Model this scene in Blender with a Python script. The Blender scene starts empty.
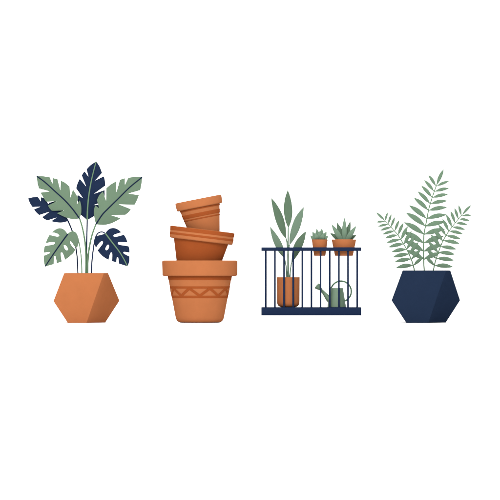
import bpy, bmesh, math, random
from mathutils import Vector, Matrix, geometry

random.seed(4)
scene = bpy.context.scene
COL = scene.collection
PI = math.pi
S = 0.01                       # one unit of the drawing grid = 1 cm
GX, GY = 250.0, 322.7          # drawing-grid origin: centre line, ground line


def X(px): return (px - GX) * S
def Z(py): return (GY - py) * S
def V3(px, py, y): return Vector((X(px), y, Z(py)))


# ------------------------------------------------------------------ materials
def lin(c):
    c = c / 255.0
    return c / 12.92 if c <= 0.04045 else ((c + 0.055) / 1.055) ** 2.4


LIT = 1.95                      # how brightly a front face is lit (scene exposure)


def make_mat(name, rgb, rough=0.75, spec=0.12, mottle=0.05, scale=9.0, bump=0.0, bscale=140.0, lit=None):
    m = bpy.data.materials.new(name)
    m.use_nodes = True
    nt = m.node_tree
    b = nt.nodes['Principled BSDF']
    k = (lit or LIT) * (1.0 if lit == 1.0 else 1.31)
    base = [min(0.93, lin(c) / k) for c in rgb]
    tc = nt.nodes.new('ShaderNodeTexCoord')
    nz = nt.nodes.new('ShaderNodeTexNoise')
    nz.inputs['Scale'].default_value = scale
    nz.inputs['Detail'].default_value = 5.0
    nt.links.new(tc.outputs['Object'], nz.inputs['Vector'])
    mp = nt.nodes.new('ShaderNodeMapRange')
    mp.inputs['From Min'].default_value = 0.3
    mp.inputs['From Max'].default_value = 0.7
    mp.inputs['To Min'].default_value = 1 - mottle
    mp.inputs['To Max'].default_value = 1 + mottle
    nt.links.new(nz.outputs['Fac'], mp.inputs['Value'])
    mx = nt.nodes.new('ShaderNodeVectorMath')
    mx.operation = 'SCALE'
    mx.inputs[0].default_value = base
    nt.links.new(mp.outputs['Result'], mx.inputs['Scale'])
    nt.links.new(mx.outputs['Vector'], b.inputs['Base Color'])
    b.inputs['Roughness'].default_value = rough
    b.inputs['Specular IOR Level'].default_value = spec
    if bump:
        n2 = nt.nodes.new('ShaderNodeTexNoise')
        n2.inputs['Scale'].default_value = bscale
        n2.inputs['Detail'].default_value = 3.0
        nt.links.new(tc.outputs['Object'], n2.inputs['Vector'])
        bp = nt.nodes.new('ShaderNodeBump')
        bp.inputs['Strength'].default_value = bump
        bp.inputs['Distance'].default_value = 0.002
        nt.links.new(n2.outputs['Fac'], bp.inputs['Height'])
        nt.links.new(bp.outputs['Normal'], b.inputs['Normal'])
    return m


M = {
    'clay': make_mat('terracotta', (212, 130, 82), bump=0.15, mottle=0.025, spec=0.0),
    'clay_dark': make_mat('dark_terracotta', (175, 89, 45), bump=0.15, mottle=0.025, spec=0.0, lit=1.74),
    'soil': make_mat('potting_soil', (70, 52, 40), rough=0.95, mottle=0.4, scale=40, bump=1.0, bscale=60),
    'leaf': make_mat('sage_leaf', (129, 157, 130), mottle=0.03, spec=0.05, lit=2.15),
    'leaf_navy': make_mat('navy_leaf', (39, 54, 84), mottle=0.05, spec=0.0),
    'rib_navy': make_mat('navy_rib', (32, 47, 78), mottle=0.03, spec=0.0),
    'rib_green': make_mat('green_rib', (122, 160, 126), mottle=0.03),
    'stalk': make_mat('green_stalk', (121, 160, 122), mottle=0.03),
    'stem_navy': make_mat('navy_stem', (45, 60, 95), mottle=0.03, spec=0.0),
    'fern': make_mat('fern_leaf', (126, 156, 129), mottle=0.035, spec=0.05, lit=2.02),
    'fern_rib': make_mat('fern_rib', (122, 156, 122), mottle=0.03),
    'dark_leaf': make_mat('deep_green_leaf', (109, 136, 111), mottle=0.035, spec=0.05, lit=2.0),
    'pale_leaf': make_mat('pale_green_leaf', (129, 156, 133), mottle=0.035, spec=0.05, lit=2.0),
    'succulent': make_mat('succulent_leaf', (129, 156, 133), mottle=0.035, spec=0.03, lit=1.76),
    'pale_stem': make_mat('pale_stem', (138, 170, 145), mottle=0.03),
    'navy_pot': make_mat('navy_glaze', (40, 55, 81), mottle=0.02, bump=0.1, spec=0.0),
    'rail': make_mat('navy_paint', (38, 53, 84), mottle=0.02, spec=0.0, rough=0.6),
    'can': make_mat('sage_enamel', (125, 154, 128), mottle=0.02, spec=0.2, rough=0.55, lit=1.72),
    'can_dark': make_mat('green_enamel', (101, 143, 110), mottle=0.02, spec=0.2, rough=0.55, lit=1.85),
    'paper': make_mat('white_paper', (247, 247, 247), rough=0.9, spec=0.05, mottle=0.003, lit=1.0),
}


# ------------------------------------------------------------------ object helpers
def link(name, me, mat, parent=None, smooth=40):
    o = bpy.data.objects.new(name, me)
    COL.objects.link(o)
    me.materials.append(mat)
    if smooth:
        me.polygons.foreach_set('use_smooth', [True] * len(me.polygons))
        me.set_sharp_from_angle(angle=math.radians(smooth))
    if parent:
        o.parent = parent
    return o


def from_bm(name, bm, mat, parent=None, smooth=40):
    bmesh.ops.recalc_face_normals(bm, faces=bm.faces)
    me = bpy.data.meshes.new(name)
    bm.to_mesh(me)
    bm.free()
    return link(name, me, mat, parent, smooth)


def thing(name, label, cat, loc, group=None):
    o = bpy.data.objects.new(name, None)
    o.empty_display_size = 0.05
    COL.objects.link(o)
    o.location = loc
    o['label'] = label
    o['category'] = cat
    if group:
        o['group'] = group
    return o


def catmull(pts, n=8):
    if len(pts) < 3:
        return [Vector(p) for p in pts]
    P = [Vector(p) for p in pts]
    P = [2 * P[0] - P[1]] + P + [2 * P[-1] - P[-2]]
    out = []
    for i in range(1, len(P) - 2):
        p0, p1, p2, p3 = P[i - 1:i + 3]
        # centripetal-ish: plain uniform with limited tangents
        l = (p2 - p1).length
        def tang(a, b, c):
            t = (c - a)
            la, lb = (b - a).length, (c - b).length
            s = (la + lb) or 1
            return t / s * l
        m1, m2 = tang(p0, p1, p2), tang(p1, p2, p3)
        for k in range(n):
            t = k / n
            out.append((2*t**3 - 3*t*t + 1) * p1 + (t**3 - 2*t*t + t) * m1 + (-2*t**3 + 3*t*t) * p2 + (t**3 - t*t) * m2)
    out.append(P[-2])
    return out


def tube_bm(pts, radii, seg=12, bm=None):
    bm = bm or bmesh.new()
    n = len(pts)
    rings = []
    prev = None
    for i, p in enumerate(pts):
        d = (pts[min(i + 1, n - 1)] - pts[max(i - 1, 0)]).normalized()
        if prev is None:
            ref = Vector((0, 1, 0)) if abs(d.y) < 0.9 else Vector((1, 0, 0))
            u = d.cross(ref).normalized()
        else:
            u = (prev - prev.dot(d) * d).normalized()
        prev = u
        v = d.cross(u)
        r = radii[i] if isinstance(radii, (list, tuple)) else radii
        rings.append([bm.verts.new(p + r * (math.cos(2*PI*k/seg) * u + math.sin(2*PI*k/seg) * v)) for k in range(seg)])
    for a, b in zip(rings, rings[1:]):
        for k in range(seg):
            bm.faces.new((a[k], a[(k+1) % seg], b[(k+1) % seg], b[k]))
    bm.faces.new(rings[0][::-1])
    bm.faces.new(rings[-1])
    return bm


def tube(name, pts, r0, r1, mat, parent, base=Vector(), n=6, seg=12):
    c = catmull(pts, n)
    c = [p - base for p in c]
    N = len(c) - 1
    return from_bm(name, tube_bm(c, [r0 + (r1 - r0) * i / N for i in range(N + 1)], seg), mat, parent, 60)


def lathe_bm(prof, seg=96, mtx=None):
    """prof: closed or open list of (r, z); r == 0 ends are welded."""
    bm = bmesh.new()
    rings = []
    for r, z in prof:
        if r <= 1e-6:
            rings.append([bm.verts.new((0, 0, z))])
        else:
            rings.append([bm.verts.new((r * math.cos(2*PI*k/seg), r * math.sin(2*PI*k/seg), z)) for k in range(seg)])
    for a, b in zip(rings, rings[1:]):
        for k in range(seg):
            k2 = (k + 1) % seg
            if len(a) == 1 and len(b) == 1:
                continue
            if len(a) == 1:
                bm.faces.new((a[0], b[k2], b[k]))
            elif len(b) == 1:
                bm.faces.new((a[k], a[k2], b[0]))
            else:
                bm.faces.new((a[k], a[k2], b[k2], b[k]))
    if mtx is not None:
        bm.transform(mtx)
    return bm


def rounded(prof, rad, n=5):
    """round the inner corners of an open (r, z) polyline."""
    out = []
    for i, p in enumerate(prof):
        p = Vector(p[:2])
        rr = rad[i] if isinstance(rad, (list, tuple)) else rad
        if i in (0, len(prof) - 1) or rr <= 0:
            out.append(p)
            continue
        a, b = Vector(prof[i-1][:2]), Vector(prof[i+1][:2])
        da, db = (a - p), (b - p)
        q = min(rr, da.length * 0.49, db.length * 0.49)
        s, e = p + da.normalized() * q, p + db.normalized() * q
        for k in range(n + 1):
            t = k / n
            out.append((1-t)**2 * s + 2*t*(1-t) * p + t*t * e)
    return [(v.x, v.y) for v in out]


# ------------------------------------------------------------------ leaf blades from outlines
def smooth_outline(pts, corner_deg=42, n=5):
    """pts: (x, y[, flag]); flag 1 = corner, 0 = smooth, none = by angle."""
    N = len(pts)
    P = [Vector(p[:2]) for p in pts]
    corner = []
    for i in range(N):
        if len(pts[i]) > 2:
            corner.append(bool(pts[i][2]))
            continue
        a, b = P[i] - P[i-1], P[(i+1) % N] - P[i]
        corner.append(a.angle(b) > math.radians(corner_deg))
    if not any(corner):
        corner[0] = True
    s = corner.index(True)
    out, cur = [], [P[s]]
    for k in range(1, N + 1):
        i = (s + k) % N
        cur.append(P[i])
        if corner[i]:
            out += catmull(cur, n)[:-1]
            cur = [P[i]]
    return out


def inside(p, poly):
    c = False
    x, y = p
    j = len(poly) - 1
    for i in range(len(poly)):
        xi, yi = poly[i]
        xj, yj = poly[j]
        if (yi > y) != (yj > y) and x < (xj - xi) * (y - yi) / (yj - yi) + xi:
            c = not c
        j = i
    return c


def seg_dist(p, line):
    best = (1e9, 0.0)
    L = sum((b - a).length for a, b in zip(line, line[1:]))
    acc = 0.0
    for a, b in zip(line, line[1:]):
        d = b - a
        t = max(0, min(1, (p - a).dot(d) / max(d.length_squared, 1e-9)))
        q = (p - a - d * t).length
        if q < best[0]:
            best = (q, (acc + t * d.length) / L)
        acc += d.length
    return best


def leaf_blade(name, outline, rib, y0, mat, parent, base, holes=(), curl=0.5, droop=0.05, thick=0.006,
               corner=42, step=2.2):
    """A leaf of real thickness: outline on the drawing grid, cupped across its midrib (rib runs base -> tip)
    and drooping forward towards the tip. Returns the object and its depth function."""
    out = smooth_outline(outline, corner)
    hs = [smooth_outline(h, 200) for h in holes]
    rib_s = catmull([Vector(p) for p in rib], 6)
    verts, edges = [], []
    for loop in [out] + hs:
        s = len(verts)
        verts += [Vector(p) for p in loop]
        edges += [(s + i, s + (i + 1) % len(loop)) for i in range(len(loop))]
    bound = list(verts)
    x0, x1 = min(p.x for p in out), max(p.x for p in out)
    y0_, y1_ = min(p.y for p in out), max(p.y for p in out)
    row = 0
    yy = y0_
    while yy < y1_:
        xx = x0 + (step / 2 if row % 2 else 0)
        while xx < x1:
            p = Vector((xx, yy))
            if inside(p, out) and not any(inside(p, h) for h in hs) and min((p - q).length for q in bound) > step * 0.45:
                verts.append(p)
            xx += step
        yy += step * 0.87
        row += 1
    r = geometry.delaunay_2d_cdt(verts, edges, [], 0, 1e-5)
    vs, fs = r[0], r[2]

    def depth(p):
        d, t = seg_dist(Vector(p[:2]), rib_s)
        return y0 + curl * (d * S) ** 2 * 1.6 - droop * t * t

    bm = bmesh.new()
    bv = [bm.verts.new(Vector((X(p[0]), depth(p), Z(p[1]))) - base) for p in vs]
    for f in fs:
        c = sum((Vector(vs[i]) for i in f), Vector((0, 0))) / len(f)
        if inside(c, out) and not any(inside(c, h) for h in hs):
            try:
                bm.faces.new([bv[i] for i in f])
            except ValueError:
                pass
    for v in [v for v in bm.verts if not v.link_faces]:
        bm.verts.remove(v)
    bmesh.ops.recalc_face_normals(bm, faces=bm.faces)
    bm.normal_update()
    front = list(bm.faces)
    ext = bmesh.ops.extrude_face_region(bm, geom=front)
    nv = [g for g in ext['geom'] if isinstance(g, bmesh.types.BMVert)]
    bmesh.ops.translate(bm, verts=nv, vec=(0, thick, 0))
    o = from_bm(name, bm, mat, parent, 50)
    return o, depth


def blade(name, pts, width, mat, parent, base, thick=0.25, prof=None, rings=14, seg=8, fold=0.0):
    """A spindle leaf along a 3-D centre line: lens-shaped cross-section, pointed tip."""
    prof = prof or (lambda t: math.sin(PI * min(1, max(0, t))) ** 0.85)
    c = catmull(pts, max(2, rings // max(1, len(pts) - 1))) if len(pts) > 2 else [Vector(pts[0]).lerp(Vector(pts[1]), i / rings) for i in range(rings + 1)]
    n = len(c)
    bm = bmesh.new()
    R = []
    for i, p in enumerate(c):
        d = (c[min(i+1, n-1)] - c[max(i-1, 0)]).normalized()
        side = d.cross(Vector((0, 1, 0)))
        if side.length < 0.15:
            side = Vector((1, 0, 0))
        side.normalize()
        nor = side.cross(d).normalized()
        w = max(width * prof(i / (n - 1)), 0.0006)
        ring = []
        for k in range(seg):
            a = 2 * PI * k / seg
            ring.append(bm.verts.new(p - base + side * (w * math.cos(a)) + nor * (w * thick * math.sin(a) + fold * w * abs(math.cos(a)))))
        R.append(ring)
    for a, b in zip(R, R[1:]):
        for k in range(seg):
            bm.faces.new((a[k], a[(k+1) % seg], b[(k+1) % seg], b[k]))
    bm.faces.new(R[0][::-1])
    bm.faces.new(R[-1])
    return from_bm(name, bm, mat, parent, 80)


def box_bm(x0, x1, y0, y1, z0, z1, bev=0.003):
    bm = bmesh.new()
    bmesh.ops.create_cube(bm, size=1)
    bm.transform(Matrix.Translation(((x0+x1)/2, (y0+y1)/2, (z0+z1)/2)) @ Matrix.Diagonal((x1-x0, y1-y0, z1-z0, 1)))
    if bev:
        bmesh.ops.bevel(bm, geom=list(bm.edges), offset=bev, segments=2, affect='EDGES', profile=0.5)
    return bm


# ------------------------------------------------------------------ setting
def sheet_height(x, y):
    def ss(a, b, v):
        t = max(0, min(1, (v - a) / (b - a)))
        return t * t * (3 - 2 * t)
    fx = ss(-0.06, 0.09, x) * (1 - ss(1.13, 1.34, x))
    fy = ss(-0.75, -0.32, y) * (1 - ss(0.32, 0.75, y))
    return Z(315.2) * fx * fy


def grid_sheet(name, xs, ys, fn, mat, kind):
    bm = bmesh.new()
    g = [[bm.verts.new(fn(x, y)) for x in xs] for y in ys]
    for a, b in zip(g, g[1:]):
        for i in range(len(xs) - 1):
            bm.faces.new((a[i], a[i+1], b[i+1], b[i]))
    o = from_bm(name, bm, mat, None, 60)
    o['kind'] = 'structure'
    return o


def span(a, b, n): return [a + (b - a) * i / n for i in range(n + 1)]


xs = [-16, -8, -4, -2, -1] + span(-0.3, 1.6, 76) + [2.5, 4, 8, 16]
ys = [-120, -60, -30, -10, -4, -2] + span(-1.0, 1.0, 40) + [1.5, 2.5, 4.0]
grid_sheet('ground', xs, ys, lambda x, y: Vector((x, y, sheet_height(x, y))), M['paper'], 'structure')
sweep = [(4.0 + 2.0 * math.sin(a), 2.0 - 2.0 * math.cos(a)) for a in span(0, PI/2, 16)] + [(6.0, 5.0), (6.0, 9.0)]
bm = bmesh.new()
rows = [[bm.verts.new((x, y, z)) for x in (-16, -8, 0, 8, 16)] for y, z in sweep]
for a, b in zip(rows, rows[1:]):
    for i in range(4):
        bm.faces.new((a[i], a[i+1], b[i+1], b[i]))
bd = from_bm('backdrop', bm, M['paper'], None, 60)
bd['kind'] = 'structure'


# ------------------------------------------------------------------ faceted planters
def planter(parent, base, TL, TR, R, BR, BL, L, T, B, tilt, front, back, mat, soil_drop=0.018):
    """front facet through TL-L-BL-B-T, second facet hinged on T-B and turned back to the right."""
    Tv, Bv = Vector((X(T[0]), Z(T[1]))), Vector((X(B[0]), Z(B[1])))
    d = (Bv - Tv).normalized()

    def turned(p):
        q = Vector((X(p[0]), Z(p[1]))) - Tv
        dist = abs(d.x * q.y - d.y * q.x)
        return front + dist * math.tan(math.radians(tilt))
    F = [V3(*p, front) for p in (TL, L, BL, B, T)]
    F += [V3(*p, turned(p)) for p in (TR, R, BR)]
    cx, cy = (L[0] + R[0]) / 2, L[1]
    for p in (TL, TR, R, BR, BL, L):
        px = cx + (p[0] - cx) * 0.97
        F.append(V3(px, p[1], back - (0.06 if p in (TL, TR, BL, BR) else 0.0)))
    bm = bmesh.new()
    for p in F:
        bm.verts.new(p - base)
    bmesh.ops.convex_hull(bm, input=list(bm.verts))
    bmesh.ops.dissolve_limit(bm, angle_limit=math.radians(1.5), verts=list(bm.verts), edges=list(bm.edges))
    bm.normal_update()
    bmesh.ops.recalc_face_normals(bm, faces=bm.faces)
    top = max(bm.faces, key=lambda f: f.calc_center_median().z * (1 if abs(f.normal.z) > 0.9 else 0))
    bmesh.ops.inset_region(bm, faces=[top], thickness=0.034)
    rim_in = [v.co.copy() for v in top.verts]
    ex = bmesh.ops.extrude_discrete_faces(bm, faces=[top])
    ft = ex['faces'][0]
    bmesh.ops.translate(bm, verts=list(ft.verts), vec=(0, 0, -0.034))
    bm.normal_update()
    sharp = [e for e in bm.edges if len(e.link_faces) == 2 and e.calc_face_angle() > math.radians(20)
             and all(v.co.z > -1 for v in e.verts)]
    bmesh.ops.bevel(bm, geom=sharp, offset=0.0022, segments=2, affect='EDGES', profile=0.5)
    o = from_bm('planter', bm, mat, parent, 30)
    sb = bmesh.new()
    c = sum(rim_in, Vector()) / len(rim_in)
    up = [sb.verts.new(c + (v - c) * 0.995 + Vector((0, 0, -soil_drop))) for v in rim_in]
    lo = [sb.verts.new(c + (v - c) * 0.995 + Vector((0, 0, -soil_drop - 0.012))) for v in rim_in]
    sb.faces.new(up)
    sb.faces.new(lo[::-1])
    for i in range(len(up)):
        j = (i + 1) % len(up)
        sb.faces.new((up[i], up[j], lo[j], lo[i]))
    from_bm('soil', sb, M['soil'], parent, 0)
    return o


# ------------------------------------------------------------------ 1. split-leaf plant in the terracotta planter
base = Vector((X(86.5), 0, 0))
plant = thing('potted_plant', 'tall houseplant with split navy and green leaves in a faceted orange terracotta planter', 'potted plant', base)
planter(plant, base, (64.7, 273), (108.2, 273), (119, 301), (105, 322.7), (68.3, 322.7), (54, 301), (104.3, 273), (87, 322.7),
        71, -0.30, 0.42, M['clay'])
soil_y = 276.5


def big_leaf(outline, rib, y0, mat, ribmat, rib_r, stem_pts, stem_mat, stem_r, y_end, label, holes=(), corner=42, curl=0.5,
             droop=0.05, show_rib=True, rib_draw=None):
    lf, dep = leaf_blade('leaf', outline, rib, y0, mat, plant, base, holes, curl, droop, corner=corner)
    lf['label'] = label
    if show_rib:
        rr = catmull([Vector(p) for p in (rib_draw or rib)], 8)
        pts = [Vector((X(p.x), dep(p) - 0.001, Z(p.y))) - base for p in rr]
        n = len(pts) - 1
        from_bm('midrib', tube_bm(pts, [rib_r[0] + (rib_r[1] - rib_r[0]) * i / n for i in range(n + 1)], 8), ribmat, lf, 60)
    n = len(stem_pts) - 1
    ys0 = dep(stem_pts[0]) + 0.003
    pts = [V3(p[0], p[1], ys0 + (y_end - ys0) * (i / n)) for i, p in enumerate(stem_pts)]
    tube('leaf_stalk', pts, stem_r[0], stem_r[1], stem_mat, lf, base, 8)
    return lf


# navy upright leaf at the back
big_leaf([(87.2, 220.2, 1), (81, 215, 1), (79, 208.5), (77.8, 201), (77.3, 194.6, 1), (82.8, 198, 1), (76, 188.2, 1), (77.6, 183), (79.8, 178.7, 1),
          (86, 186.3, 1), (81.7, 175.4, 1), (83, 173.2), (84.5, 171.2, 1), (88.4, 176.6, 1), (86.5, 169.3, 1), (90.5, 165.2), (96.2, 161.3, 1),
          (99.5, 166.2), (102.1, 172.9, 1), (95.2, 180.5, 1), (103.8, 176.2, 1), (104.9, 180.5), (105.3, 185.6, 1), (94.1, 193.7, 1), (104.6, 190, 1),
          (104.6, 196), (103, 201.5, 1), (94, 205, 1), (101.5, 204.5, 1), (98.8, 211), (94, 216.2, 1)],
         [(87.2, 220.2), (87.5, 210), (88.5, 198), (90, 188), (92.2, 177), (96.2, 161.3)], 0.02, M['leaf_navy'], M['rib_green'], (0.0085, 0.005),
         [(87.2, 219.5), (87, 230), (86.6, 242), (86.5, 256), (86.4, soil_y)], M['stem_navy'], (0.007, 0.008), 0.03,
         'navy blue split leaf pointing straight up')
# sage leaf leaning left
big_leaf([(79.5, 218.5, 1), (75, 219.2), (69, 218.5), (63, 216.2), (57, 213.2, 1), (64, 210.5, 1), (52, 210.8, 1), (49.8, 208.5), (48, 205.5, 1),
          (56.5, 201.4, 1), (46.3, 201.8, 1), (43.4, 197.5), (40.5, 192.6, 1), (49.6, 191.4, 1), (39, 188.5, 1), (37.6, 183), (36.8, 176.2, 1),
          (43, 176.2), (49.8, 177.2, 1), (52.6, 183.6, 1), (53, 178, 1), (57.6, 179.2, 1), (60.4, 190.2, 1), (61, 180.6, 1), (65.2, 182.8), (69.7, 186.6, 1),
          (70.4, 197.6, 1), (73, 189.3, 1), (76, 194), (78.3, 198, 1), (77, 204, 1), (79.9, 200.3, 1), (81.1, 205), (81.4, 210), (81, 214.5)],
         [(79.5, 218.5), (73, 209.5), (65, 200.5), (55, 191.3), (45, 182.2), (36.9, 176.2)], -0.03, M['leaf'], M['rib_navy'], (0.0065, 0.0055),
         [(79.5, 218), (82, 226), (84.1, 236), (85.5, 247), (86, 260), (85.9, soil_y)], M['stalk'], (0.0075, 0.0095), 0.0,
         'sage green split leaf leaning up to the left')
# sage leaf leaning right
big_leaf([(95.9, 224.4, 1), (104, 225), (111, 223.5), (116.5, 221), (120.8, 218.3, 1), (111, 215.1, 1), (125.4, 214.9, 1), (128.5, 212.4), (131.1, 209.2, 1),
          (118.9, 204.4, 1), (134.6, 204.9, 1), (137, 200.3), (139.1, 195.1, 1), (128.6, 193.6, 1), (140.4, 190.2, 1), (141.6, 184), (142.4, 177, 1),
          (135.5, 176.8), (128.4, 177.7, 1), (125, 184.8, 1), (125, 178.2, 1), (122.5, 178.8), (119.9, 180.1, 1), (116.5, 192.2, 1), (116.2, 181.3, 1), (111, 184.3),
          (106.4, 188.1, 1), (106.1, 200.8, 1), (103, 191.4, 1), (99.5, 195), (97, 200, 1), (99.2, 208.4, 1), (95.4, 205.4, 1), (94, 210), (94.2, 216.5)],
         [(95.9, 224.4), (102.5, 214.5), (108, 208.8), (118, 199), (130, 187.2), (142.3, 177.2)], -0.04, M['leaf'], M['rib_navy'], (0.0065, 0.0055),
         [(96, 224), (92.4, 234), (89.6, 246), (88, 258), (87.3, soil_y)], M['stalk'], (0.0075, 0.0105), -0.01,
         'sage green split leaf leaning up to the right')
# navy leaf low on the left
big_leaf([(68, 219.5, 1), (67.6, 221.3), (62, 222.6), (55.5, 222.3), (51, 221.2, 1), (56.6, 217.6, 1), (47.6, 220.4, 1), (44.6, 219.2), (42.1, 217.2, 1),
          (49.4, 211.8, 1), (39.2, 215.1, 1), (36.4, 212.6), (33.9, 209.4, 1), (40.4, 206.7, 1), (32.5, 207.1, 1), (30, 203.3), (28.1, 198.4, 1),
          (32.8, 197.2), (38.1, 197, 1), (40.9, 201.4, 1), (40.9, 197.2, 1), (43.5, 197.8), (46.5, 200.6, 1), (48.3, 204, 1), (48.8, 202.7, 1), (55.8, 201.1, 1),
          (60, 205.5), (63.7, 211.5)],
         [(68, 219.8), (58, 215.5), (46, 208), (28.2, 198.5)], 0.012, M['leaf_navy'], M['rib_navy'], (0.006, 0.004),
         [(67.6, 220), (70.2, 226), (72.6, 232.5), (75.3, 245), (77, 257), (77.9, soil_y)], M['rib_navy'], (0.0075, 0.0065), 0.06,
         'navy blue split leaf low on the left', show_rib=False)
# rounded sage monstera leaf, left
big_leaf([(68, 234, 1), (70.3, 232.6, 0), (73, 231.8, 0), (75.4, 232.6, 0), (77.4, 235.6, 0), (78.8, 240, 0), (78.6, 244, 0), (77.4, 247.6, 1), (74.8, 246.6, 0),
          (72.4, 243, 0), (70.6, 241.3, 0), (70.3, 242.6, 0), (72.3, 246.2, 0), (75.6, 249.6, 1), (73.6, 253, 0), (69.6, 256.6, 0), (65.2, 260, 1),
          (64.2, 256.4, 0), (62.6, 252.8, 0), (61.2, 252.6, 0), (61.2, 256, 0), (62, 261.6, 1), (57.1, 263.3, 1), (56.4, 259.4, 0), (55.6, 256.2, 0),
          (54.6, 256.4, 0), (54.2, 260, 0), (54, 264.2, 1), (50, 265.3, 0), (45.4, 266.6, 1), (44.2, 261.5, 0), (44, 255.7, 1), (47.5, 254.3, 0),
          (50, 253, 0), (50, 252.2, 0), (47.5, 252.2, 0), (44, 252.8, 1), (44.2, 249.5, 0), (44.9, 246.2, 1), (48.5, 245.4, 0), (53, 244.6, 0), (55.2, 243.4, 0),
          (54.4, 242.3, 0), (50, 242.4, 0), (45.9, 243.3, 1), (47.2, 239.5, 0), (49.5, 235, 1), (53, 235.6, 0), (57, 236.5, 0), (59.4, 236, 0), (58.6, 234.4, 0),
          (55.5, 233, 0), (52, 232.4, 1), (55.5, 229.6, 0), (60, 228.1, 0), (64.2, 229.6, 0), (66.8, 232.4, 0)],
         [(68, 234), (60, 245), (52, 256.5), (45.5, 266.5)], -0.12, M['leaf'], M['rib_navy'], (0.0065, 0.005),
         [(67.8, 234.2), (70.5, 232.4), (73.4, 231.7), (76.2, 233.5), (78.6, 240), (80.6, 251), (81.7, 262), (82, soil_y)], M['stalk'], (0.0045, 0.0065), -0.06,
         'rounded sage green monstera leaf with holes hanging left', holes=[[(64, 245.4), (65.4, 245.2), (67.6, 247.6), (68.1, 249.8), (66.6, 250.2), (64.6, 248)]])
# rounded navy monstera leaf, right
big_leaf([(105.5, 233.4, 1), (107.2, 230.8, 0), (110.2, 228.6, 0), (114, 228, 0), (118, 229.4, 0), (121.5, 232.3, 1), (117.6, 233.6, 0), (114.4, 234.8, 0),
          (113.6, 236, 0), (115, 236.8, 0), (119.5, 236, 0), (124, 234.6, 1), (126.1, 238, 0), (127.8, 242.5, 1), (123, 242.2, 0), (119.2, 242.2, 0), (118, 243.1, 0),
          (119, 244.5, 0), (123.5, 245.4, 0), (128.8, 246.2, 1), (129.5, 249, 0), (129.8, 252.6, 1), (127, 252.2, 0), (124, 252, 0), (123.6, 253, 0), (126, 254.6, 0),
          (129.6, 256.4, 1), (129.4, 262, 0), (127.7, 266.4, 1), (124, 265.2, 0), (119.3, 263.8, 1), (118.7, 260, 0), (118.1, 257.2, 0), (117.3, 257.2, 0),
          (116.8, 259.5, 0), (116.7, 262.4, 1), (112.1, 261.2, 1), (112.4, 256.6, 0), (112.2, 253, 0), (111.2, 252.4, 0), (109.9, 255, 0), (108.7, 260.1, 1),
          (103, 256.4, 0), (99.8, 253.2, 0), (97.7, 250.4, 1), (100.4, 247, 0), (102.8, 243.6, 0), (103, 241.7, 0), (101.2, 241.6, 0), (98.4, 244.4, 0), (96, 248.2, 1),
          (94.8, 244, 0), (94.9, 239.6, 0), (96.2, 236.9, 0), (98.6, 235.4, 0), (102, 234.6, 0)],
         [(105.5, 233.3), (112, 242), (119, 251), (124, 259), (127.4, 265.7)], -0.12, M['leaf_navy'], M['rib_green'], (0.007, 0.005),
         [(105.6, 233.6), (103.6, 232.3), (101, 232), (98, 233.4), (95.6, 237.5), (94.2, 244), (92.6, 256), (91.8, 265), (91.2, soil_y)], M['stem_navy'], (0.006, 0.0075), -0.06,
         'rounded navy blue monstera leaf with holes hanging right', holes=[[(107.4, 245), (108.6, 244.8), (109.2, 246.4), (108.2, 249.2), (106.4, 250.2), (105.5, 248.8)]])


# ------------------------------------------------------------------ 2. stack of terracotta pots
def rot_mtx(center, tilt_deg):
    """local +z = pot axis (up), origin = rim underside centre."""
    return Matrix.Translation(center) @ Matrix.Rotation(math.radians(tilt_deg), 4, 'Y')


def flower_pot(label, center, tilt, rim_r, rim_h, body_r, taper, length, base_round, mat_rim, mat_body, group, wall=0.026, soil=0.05):
    t = thing('flower_pot', label, 'flower pot', center, group)
    t.rotation_euler = (0, math.radians(tilt), 0)
    tt = math.tan(math.radians(taper))
    rb = body_r - length * tt
    # body with an inner cavity
    prof = rounded([(0, -length), (rb, -length), (body_r, 0.008), (body_r - wall + 0.003, 0.008), (rb - wall, -length + wall), (0, -length + wall)],
                   [0, base_round, 0.0, 0.002, 0.01, 0])
    from_bm('body', lathe_bm(prof), mat_body, t, 35)
    ri = body_r - wall
    rp = rounded([(ri, 0.004), (ri, 0.0015), (rim_r - 0.004, 0.0015), (rim_r, rim_h), (ri, rim_h), (ri, 0.004)],
                 [0, 0.0, 0.022, 0.022, 0.012, 0])
    rp = rounded([(ri, rim_h * 0.5), (ri, 0.0015), (rim_r - 0.004, 0.0015), (rim_r, rim_h), (ri, rim_h), (ri, rim_h * 0.5)],
                 [0, 0.0, 0.018, 0.018, 0.010, 0])
    from_bm('rim', lathe_bm(rp), mat_rim, t, 35)
    if soil:
        zs = rim_h - soil
        rs = (ri if zs > 0 else ri + zs * tt) - 0.001
        sp = [(0, zs), (rs * 0.6, zs - 0.004), (rs, zs), (rs - 0.012, zs - 0.03), (0, zs - 0.03)]
        from_bm('soil', lathe_bm(sp, 64), M['soil'], t, 35)
    t['tt'] = tt
    t['r0'] = body_r
    return t


def band(t, d0, d1, mat, proud=0.0012, rim=None):
    """raised band on the pot's body between depths d0..d1 below the rim (or on the rim when rim = (r, h))."""
    if rim:
        r, h = rim
        f = lambda d: r - 0.004 * (d / h)
        z = lambda d: h - d
    else:
        f = lambda d: t['r0'] - d * t['tt']
        z = lambda d: -d
    p = 0.5
    prof = rounded([(f(d1) - 0.006, z(d1)), (f(d1) + proud, z(d1)), (f(d0) + proud, z(d0)), (f(d0) - 0.006, z(d0))], [0, 0.002, 0.002, 0], 3)
    return from_bm('band', lathe_bm(prof), mat, t, 35)


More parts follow.
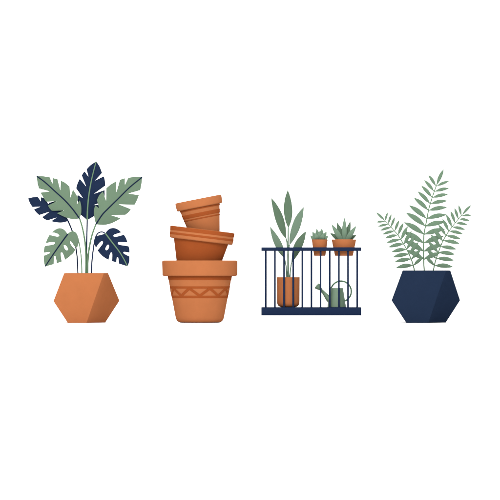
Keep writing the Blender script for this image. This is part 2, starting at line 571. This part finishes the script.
G = 'terracotta pots stacked on one another'
c = V3(199.8, 276.2, 0)
pot_big = flower_pot('largest terracotta pot with a zigzag band, upright at the bottom of the stack', c, 0,
                     0.378, Z(260.4) - Z(276.2), 0.3215, math.degrees(math.atan((32.15 - 23.2) / 46.5)), 0.465, 0.055, M['clay'], M['clay'], G, soil=0.155)
band(pot_big, 0.0, 0.036, M['clay_dark'])
band(pot_big, 0.101, 0.123, M['clay_dark'])
band(pot_big, 0.194, 0.217, M['clay_dark'])
# zigzag strip between the two lines, wrapped round the body
bm = bmesh.new()
NZ, sub = 9, 16
d_top, d_bot, wv = 0.121, 0.196, 0.0118
prev = None
first = None
tt, r0 = pot_big['tt'], pot_big['r0']
ringv = []
for i in range(NZ * 2 * sub):
    u = i / (2 * sub)                       # one V per unit
    ph = u % 1.0
    tri = abs(ph * 2 - 1)                   # 1 at the top ends, 0 at the V point
    d = d_bot - (d_bot - d_top) * tri
    a = -PI / 2 + (u - 0.5) * 2 * PI / NZ
    cr = []
    for dd, pr in ((d - wv * 1.35, -0.004), (d - wv * 1.35, 0.0022), (d + wv * 1.35, 0.0022), (d + wv * 1.35, -0.004)):
        dd = min(max(dd, 0.112), 0.206)
        r = r0 - dd * tt + pr
        cr.append(bm.verts.new((r * math.cos(a), r * math.sin(a), -dd)))
    ringv.append(cr)
for a, b in zip(ringv, ringv[1:] + ringv[:1]):
    for k in range(4):
        bm.faces.new((a[k], b[k], b[(k+1) % 4], a[(k+1) % 4]))
bmesh.ops.remove_doubles(bm, verts=list(bm.verts), dist=1e-6)
from_bm('zigzag_band', bm, M['clay_dark'], pot_big, 35)

c = V3(201.0, 241.5, 0)
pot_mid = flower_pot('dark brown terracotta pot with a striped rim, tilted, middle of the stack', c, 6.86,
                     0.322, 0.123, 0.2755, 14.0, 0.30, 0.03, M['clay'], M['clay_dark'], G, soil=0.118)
band(pot_mid, 0.004, 0.043, M['clay_dark'], rim=(0.322, 0.123), proud=0.0015)
band(pot_mid, 0.063, 0.085, M['clay_dark'], rim=(0.322, 0.123), proud=0.0015)
c = V3(199.8, 207.5, 0)
pot_small = flower_pot('smallest terracotta pot with dark stripes on its body, leaning, topmost in the stack', c, -11.2,
                       0.236, 0.087, 0.2035, 11.3, 0.29, 0.03, M['clay'], M['clay'], G, soil=0.05)
band(pot_small, 0.0, 0.015, M['clay_dark'])  # thin dark ring painting in the shadow line right under the rim
band(pot_small, 0.050, 0.088, M['clay_dark'])
band(pot_small, 0.100, 0.113, M['clay_dark'])

# ------------------------------------------------------------------ 3. balcony railing
base = Vector((X(311.1), 0, Z(315.2)))
rail = thing('balcony_railing', 'navy blue metal balcony railing with eleven upright bars on a thick base slab', 'railing', base)


def rbox(name, px0, px1, py0, py1, y0, y1, bev=0.003):
    b = box_bm(X(px0), X(px1), y0, y1, Z(py1), Z(py0), bev)
    bmesh.ops.translate(b, verts=list(b.verts), vec=-base)
    return from_bm(name, b, M['rail'], rail, 30)


rbox('base_slab', 261.3, 361.0, 307.2, 315.2, -0.17, 0.15)
rbox('top_rail', 261.3, 361.0, 247.3, 251.0, -0.165, -0.12)
bar0 = None
for i in range(11):
    px = 265.75 + 9.125 * i
    if bar0 is None:
        bar0 = rbox('bar', px - 0.95, px + 0.95, 251.0, 307.2, -0.151, -0.134, 0.002)
    else:
        b = bar0.copy()
        COL.objects.link(b)
        b.parent = rail
        b.location = (9.125 * i * S, 0, 0)
RB = base.copy()

# ------------------------------------------------------------------ 4. upright plant in a round-bottomed pot behind the bars
base = V3(288.3, 307.2, 0.0)
tall = thing('potted_plant', 'upright plant with six-or-so broad pointed green leaves in a round-bottomed orange pot behind the railing bars', 'potted plant', base)
tall['label'] = 'upright plant with broad pointed leaves in a plain round-bottomed orange pot behind the railing bars'
h = Z(277.1) - Z(307.2)
prof = rounded([(0, 0.0), (0.113, 0.0), (0.1145, h), (0.098, h), (0.098, 0.03), (0, 0.03)], [0, 0.085, 0.004, 0.004, 0.05, 0], 10)
from_bm('pot', lathe_bm(prof), M['clay'], tall, 35)
from_bm('soil', lathe_bm([(0, h - 0.02), (0.097, h - 0.022), (0.09, h - 0.05), (0, h - 0.05)], 48), M['soil'], tall, 35)
leafA = [(271.3, 197.8, 1), (275, 202), (279, 208), (282.3, 214.5), (284.7, 222), (286, 230), (286.3, 239, 1), (281.7, 233.8), (278, 226.7), (275, 218.6), (272.8, 209), (271.6, 202.5)]
leafB = [(287.8, 189.8, 1), (290, 196), (291.8, 204), (292.4, 212), (291.8, 218.5), (290.3, 223.8), (288.4, 228.2, 1), (285.8, 222.3), (284.2, 215), (283.8, 207.5), (284.6, 200), (286, 194.6)]
leafC = [(303.8, 206.8, 1), (303.3, 214), (302, 221), (299.8, 228.4), (296.8, 234.8), (293.3, 240.6), (289.3, 245.6, 1), (289.4, 239), (290.3, 232), (292.2, 225), (295, 218), (299, 212)]
leafD = [(269.8, 226.2, 1), (275, 232.3), (279.8, 239.2), (282.6, 245), (284, 251), (284.6, 258.5, 1), (279.6, 253.4), (276, 247.7), (273, 241), (270.9, 233.3)]
leafE = [(306, 231.2, 1), (305.1, 238), (302.6, 246), (299.2, 252.7), (295.4, 258.2), (291.3, 263, 1), (291.7, 257), (292.2, 251.6), (293.6, 246), (296.7, 240), (301, 235)]
up_leaves = [
    (leafA, [(286.3, 239), (280, 220), (271.3, 197.8)], 0.01, 'dark_leaf', 'tall dark green leaf leaning left', [(286.2, 238.5), (287, 243), (287.6, 248)]),
    (leafB, [(288.4, 228.2), (288, 209), (287.8, 189.8)], -0.03, 'dark_leaf', 'tall dark green leaf standing straight up', None),
    (leafC, [(289.3, 245.6), (296.4, 228), (303.8, 206.8)], -0.04, 'pale_leaf', 'pale green leaf leaning right', [(289.5, 245), (288.6, 249), (288.1, 253)]),
    (leafD, [(284.6, 258.5), (278, 242), (269.8, 226.2)], -0.03, 'pale_leaf', 'pale green lower leaf leaning left', [(284.3, 257.8), (286, 266), (286.9, 279)]),
    (leafE, [(291.3, 263), (298, 248), (306, 231.2)], -0.05, 'dark_leaf', 'dark green lower leaf leaning right', [(291.5, 262.5), (290.4, 270), (289.8, 279)]),
]
for outl, rib, y0, mt, lab, stalk in up_leaves:
    lf, dep = leaf_blade('leaf', outl, rib, y0, M[mt], tall, base, (), 2.0, 0.03, 0.008, 50, 1.6)
    lf['label'] = lab
    if stalk:
        n = len(stalk) - 1
        ys0 = dep(stalk[0]) + 0.004
        tube('leaf_stalk', [V3(p[0], p[1], ys0 * (1 - i / n)) for i, p in enumerate(stalk)], 0.006, 0.007, M['pale_stem'], lf, base)
tube('stem', [V3(288.3, 227.6, -0.026), V3(288.2, 236, -0.02), V3(288, 250, 0), V3(288.1, 264, 0), V3(288.3, 279.5, 0)], 0.006, 0.011, M['pale_stem'], tall, base)


# ------------------------------------------------------------------ 5. succulents hung behind the top rail
def succ_pot(t, base, r_top, r_bot, height):
    prof = rounded([(0, 0), (r_bot, 0), (r_top, height), (r_top - 0.012, height), (r_bot - 0.01, 0.02), (0, 0.02)], [0, 0.006, 0.004, 0.003, 0.01, 0])
    from_bm('pot', lathe_bm(prof, 64), M['clay'], t, 35)
    rs = r_top - 0.016
    from_bm('soil', lathe_bm([(0, height - 0.012), (rs, height - 0.014), (rs - 0.01, height - 0.03), (0, height - 0.03)], 48), M['soil'], t, 35)


def holder(cx, yc, r, z, tube_r=0.006):
    bm = bmesh.new()
    n = 48
    pts = [Vector((cx + r * math.cos(2*PI*k/n), yc + r * math.sin(2*PI*k/n), z)) - RB for k in range(n)]
    rings = []
    for k in range(n):
        a = 2 * PI * k / n
        out = Vector((math.cos(a), math.sin(a), 0))
        rings.append([bm.verts.new(pts[k] + out * (tube_r * math.cos(b)) + Vector((0, 0, tube_r * math.sin(b)))) for b in [2*PI*j/8 for j in range(8)]])
    for a, b in zip(rings, rings[1:] + rings[:1]):
        for j in range(8):
            bm.faces.new((a[j], a[(j+1) % 8], b[(j+1) % 8], b[j]))
    from_bm('pot_holder', bm, M['rail'], rail, 60)


def agave(w0=0.55):
    return lambda t: max(0.0, math.sin(PI * (w0 + (1 - w0) * t))) ** 0.9


yc = -0.12 + 0.067 + 0.013
base = V3(319.7, 255.9, yc)
s1 = thing('potted_succulent', 'smaller succulent with short stubby leaves in a little orange pot held by the railing', 'potted succulent', base, 'succulents on the railing')
succ_pot(s1, base, 0.080, 0.057, Z(239.5) - Z(255.9))
holder(X(319.7), yc, 0.067 + 0.0075, Z(249.3))
c0 = V3(319.3, 240.6, yc)
for tx, ty, dy, bx, w in ((316.6, 228.6, 0.015, 318.6, 2.7), (322.0, 228.2, 0.015, 320.2, 2.7), (312.4, 231.6, 0.0, 317.2, 2.6), (326.5, 231.5, 0.0, 321.6, 2.6),
                          (310.3, 235.4, -0.012, 315.8, 2.3), (328.0, 235.5, -0.012, 323, 2.3), (319.3, 231.6, -0.04, 319.3, 2.8),
                          (315.3, 233.4, -0.05, 317.8, 2.6), (323.6, 233.2, -0.05, 321, 2.6), (319.4, 227.0 + 4, 0.06, 319.4, 2.6)):
    tip = V3(tx, ty, yc + dy)
    b = V3(bx, 240.9, yc + dy * 0.3)
    mid = b.lerp(tip, 0.5) + Vector((0, dy * 0.2, 0))
    blade('leaf', [b, mid, tip], w * S * 0.95, M['succulent'], s1, base, 0.25, agave(0.26), 12)

yc = -0.12 + 0.104 + 0.013
base = V3(343.9, 255.9, yc)
s2 = thing('potted_succulent', 'larger succulent with long spiky leaves in a wide orange pot held by the railing', 'potted succulent', base, 'succulents on the railing')
succ_pot(s2, base, 0.1235, 0.090, Z(239.4) - Z(255.9))
holder(X(343.9), yc, 0.104 + 0.0075, Z(249.3))
for tx, ty, dy, bx, w, mt in ((344.5, 217.6, -0.02, 344.2, 2.55, 'succulent'), (331.4, 224.2, -0.05, 341.8, 2.6, 'succulent'), (356.3, 225.8, -0.05, 346.2, 2.5, 'succulent'),
                              (337.0, 222.2, 0.03, 342.6, 2.7, 'dark_leaf'), (350.4, 221.2, 0.03, 345.6, 2.5, 'dark_leaf'),
                              (330.0, 233.0, 0.02, 341.2, 2.3, 'dark_leaf'), (356.5, 235.0, 0.02, 346.8, 2.2, 'dark_leaf'),
                              (340.0, 226.0, 0.08, 343.4, 2.2, 'dark_leaf'), (348.4, 226.5, 0.08, 344.6, 2.2, 'dark_leaf')):
    tip = V3(tx, ty, yc + dy)
    b = V3(bx, 241.2, yc + dy * 0.3)
    mid = b.lerp(tip, 0.5) + Vector((0, dy * 0.15, 0.004))
    lf = blade('leaf', [b, mid, tip], w * S, M[mt], s2, base, 0.3, agave(0.2), 14)

# ------------------------------------------------------------------ 6. watering can
base = V3(336.7, 307.2, 0.0)
can = thing('watering_can', 'sage green watering can with a round loop handle and flared rose behind the railing bars', 'watering can', base)
h = Z(288) - Z(307.2)
prof = rounded([(0, 0), (0.0945, 0), (0.0635, h), (0.058, h), (0.088, 0.012), (0, 0.012)], [0, 0.004, 0.002, 0.002, 0.004, 0])
from_bm('body', lathe_bm(prof, 72), M['can'], can, 35)
pts = [V3(331.0, 300.6, 0) - base, V3(328.3, 298.4, 0) - base, V3(324.4, 293.6, 0) - base, V3(320.9, 289.3, 0) - base]
from_bm('spout', tube_bm(pts, [0.036, 0.030, 0.019, 0.0115], 20), M['can'], can, 50)
ax = (V3(317.0, 285.9, 0) - V3(321.2, 289.7, 0))
q = Vector((0, 0, 1)).rotation_difference(ax.normalized())
L = ax.length
rp = [(0, -0.004), (0.013, -0.004), (0.0155, 0.006), (0.0345, L), (0.0345, L + 0.003), (0.030, L + 0.006), (0, L + 0.009)]
from_bm('rose', lathe_bm(rp, 40, Matrix.Translation(V3(321.2, 289.7, 0) - base) @ q.to_matrix().to_4x4()), M['can'], can, 35)
hc = (341.0, 291.4)
hp = []
for k in range(41):
    a = math.radians(165 - 238 * k / 40)
    hp.append(V3(hc[0] + 10.3 * math.cos(a), hc[1] - 10.3 * math.sin(a), 0) - base)
from_bm('handle', tube_bm(hp, 0.0082, 12), M['can_dark'], can, 60)

# ------------------------------------------------------------------ 7. fern in the navy planter
base = Vector((X(426), 0, 0))
fern = thing('potted_fern', 'feathery green fern with three fronds in a faceted navy blue planter', 'potted fern', base)
planter(fern, base, (402.5, 270.5), (450, 270.5), (460.9, 300.5), (446.2, 322.7), (405.9, 322.7), (391.2, 300.5), (445.4, 270.5), (427.7, 322.7),
        71, -0.33, 0.45, M['navy_pot'])


def frond(label, rachis, tip, leaflets, y_base, y_tip, w, r0, r1, wide=0.0):
    """rachis base -> tip (grid units); leaflets are (tip, base) pairs; every leaflet is a spindle with thickness."""
    line = [Vector(p) for p in rachis]
    zb, zt = line[0].y, line[-1].y

    def dep(py):
        t = (zb - py) / (zb - zt)
        return y_base + (y_tip - y_base) * max(0, t) ** 1.5
    f = tube('frond', [V3(p.x, p.y, dep(p.y)) for p in line], r0, r1, M['fern_rib'], fern, base, 5, 8)
    f['label'] = label
    allf = [(tip, rachis[-1], 0.105)] + [(a, b, w * (1 + (wide or (0.08 if abs(a[0] - 424) < abs(b[0] - 424) else 0.06)) * max(0, min(1, (b[1] - 236) / 14)) * 1)) for a, b in leaflets]
    for i, (tp, bs, k) in enumerate(allf):
        a, b = V3(*bs, dep(bs[1])), V3(*tp, dep(bs[1]))
        ln = (b - a).length
        side = 1 if tp[0] > bs[0] else -1
        b.y -= 0.05 * ln * (1 + 0.4 * math.sin(i * 2.1))
        m = a.lerp(b, 0.5) + Vector((0, -0.03 * ln, 0.035 * ln))
        blade('leaflet', [a, m, b], ln * k, M['fern'], f, base, 0.16, lambda t: max(math.sin(PI * t ** 0.95) ** 0.85, 0.16 if t < 0.2 else 0), 12, 6, 0.0)


frond('tall upright middle frond',
      [(424.4, 273.5), (424.2, 270), (423.6, 258), (423.5, 246), (424, 234.3), (425.5, 226), (427, 218.2), (428.5, 210.1), (430.3, 203.5), (432.2, 197.4), (434.4, 190.9), (436.5, 185.2)],
      (443.7, 169.1),
      [((428.2, 174.8), (435.8, 186)), ((424.1, 180), (433.8, 191.2)), ((421.1, 185.5), (431.9, 197.2)), ((417.5, 191.3), (429.9, 203.6)),
       ((413.7, 197.6), (428.1, 210.1)), ((408.9, 205.3), (426.4, 218.4)), ((405.8, 212.6), (425.3, 226)), ((403.9, 222.2), (424, 234.3)),
       ((402.8, 231.6), (423.6, 243)), ((404, 240.6), (423.6, 251.2)), ((406.5, 250), (423.7, 259.3)),
       ((449, 181.2), (436.9, 186)), ((449, 188.2), (434.8, 191.6)), ((448.3, 194.2), (432.8, 197.5)), ((447.3, 200.8), (430.7, 203.7)),
       ((447.1, 207.3), (428.8, 210.4)), ((446.7, 214.6), (427, 218.5)), ((446, 221.6), (425.2, 226.2)), ((445.2, 229), (424.3, 234.4)),
       ((444, 236), (424, 243)), ((442.5, 244.6), (423.8, 251.3)), ((440.5, 252.6), (423.8, 259.5))],
      0.0, -0.03, 0.118, 0.007, 0.0052, 0.12)
frond('shorter left frond',
      [(415, 273.5), (414.4, 270.3), (412.8, 264), (410.9, 258.6), (406.6, 249.2), (400.7, 239.4), (397.6, 234.6), (393.7, 230.3), (390.7, 226.8), (388, 223.7), (384.8, 220.8)],
      (375.9, 212.3),
      [((376, 222.3), (385, 221.5)), ((377.8, 226.6), (388.2, 224.4)), ((380, 230.6), (391, 227.4)), ((382.3, 234.4), (394.3, 231)), ((384.5, 238.4), (397.6, 235)),
       ((386.4, 242.9), (400.6, 239.3)), ((388.3, 247.3), (403.6, 243.9)), ((391.4, 252), (406.5, 249.2)), ((392.9, 257.1), (409, 254)), ((394.4, 262.1), (411, 259)),
       ((395.8, 267.9), (413, 265.2)),
       ((387.6, 212.2), (385, 221)), ((391.4, 214.1), (388.2, 223.8)), ((394.9, 217), (391, 227)), ((399.1, 220.1), (394.7, 231)), ((403.4, 222.6), (398, 235)),
       ((407.8, 226.2), (401, 239.6)), ((411.6, 230.8), (404, 244.3)), ((415, 236), (406.8, 249.3)), ((418.5, 242), (409.4, 254.4)), ((421.2, 249), (411.4, 259.5)),
       ((423.6, 256.8), (413.4, 265.6))],
      -0.005, -0.04, 0.122, 0.007, 0.004)
frond('shorter right frond',
      [(433, 273.5), (433.5, 270), (434.4, 265), (436.2, 258.6), (438.5, 252), (441.8, 243.2), (446.1, 235.3), (449.1, 230.8), (452.2, 226.7), (455.3, 222.7), (458.6, 218.7), (462.4, 214.7)],
      (471.1, 205.1),
      [((471.6, 215.4), (462, 215.8)), ((470, 220.9), (459, 219)), ((467.6, 224.9), (455.6, 223)), ((465.3, 229.8), (452.4, 227)), ((463, 234.1), (449.3, 231.1)),
       ((461.1, 239.3), (446.4, 235.7)), ((459.6, 243.7), (443.6, 240.6)), ((456.4, 249.3), (440.7, 246.6)), ((455, 254.5), (438.6, 252.4)), ((454, 260.4), (436.7, 258.4)),
       ((453, 266.9), (434.8, 265.6)),
       ((458.5, 205.1), (461.2, 215.6)), ((454.3, 207.8), (458.2, 219)), ((450.5, 210.9), (455, 222.9)), ((446, 214.2), (451.8, 227)), ((442.3, 218.8), (448.7, 231.2)),
       ((438.2, 224.4), (445.9, 235.7)), ((432.6, 228.4), (442.7, 241.2)), ((430.6, 234.4), (440.2, 247)), ((427.9, 241.6), (438.2, 252.7)), ((426, 249), (436.2, 258.8)),
       ((425, 256.8), (434.6, 265.8))],
      -0.005, -0.04, 0.122, 0.007, 0.004)

# ------------------------------------------------------------------ light, world, camera
for o in (pot_big, pot_mid, pot_small):
    for k in ('tt', 'r0'):
        del o[k]

w = bpy.data.worlds.new('World')
scene.world = w
w.use_nodes = True
bg = w.node_tree.nodes['Background']
bg.inputs['Color'].default_value = (1, 1, 1, 1)
bg.inputs['Strength'].default_value = 1.7


def softbox(name, loc, target, size, power, color=(1, 1, 1)):
    l = bpy.data.lights.new(name, 'AREA')
    l.shape = 'DISK'
    l.size = size
    l.energy = power
    l.color = color
    o = bpy.data.objects.new(name, l)
    COL.objects.link(o)
    o.location = loc
    o.rotation_euler = (Vector(target) - Vector(loc)).to_track_quat('-Z', 'Y').to_euler()
    return o


softbox('softbox', (-4.2, -29, 14.2), (0, 0, 0.6), 9.0, 9600, (1, 0.985, 0.96))

cam = bpy.data.cameras.new('camera')
co = bpy.data.objects.new('camera', cam)
COL.objects.link(co)
co.location = (0, -100, Z(250))
co.rotation_euler = (PI / 2, 0, 0)
cam.sensor_width = 36
cam.lens = 36 * 100 / 5.0
cam.clip_end = 1000
scene.camera = co

scene.render.engine = 'CYCLES'
scene.render.resolution_x = scene.render.resolution_y = 1024
scene.cycles.use_denoising = True
scene.view_settings.view_transform = 'Standard'
scene.view_settings.look = 'None'
scene.view_settings.exposure = 0
scene.view_settings.gamma = 1
scene.view_settings.use_curve_mapping = False
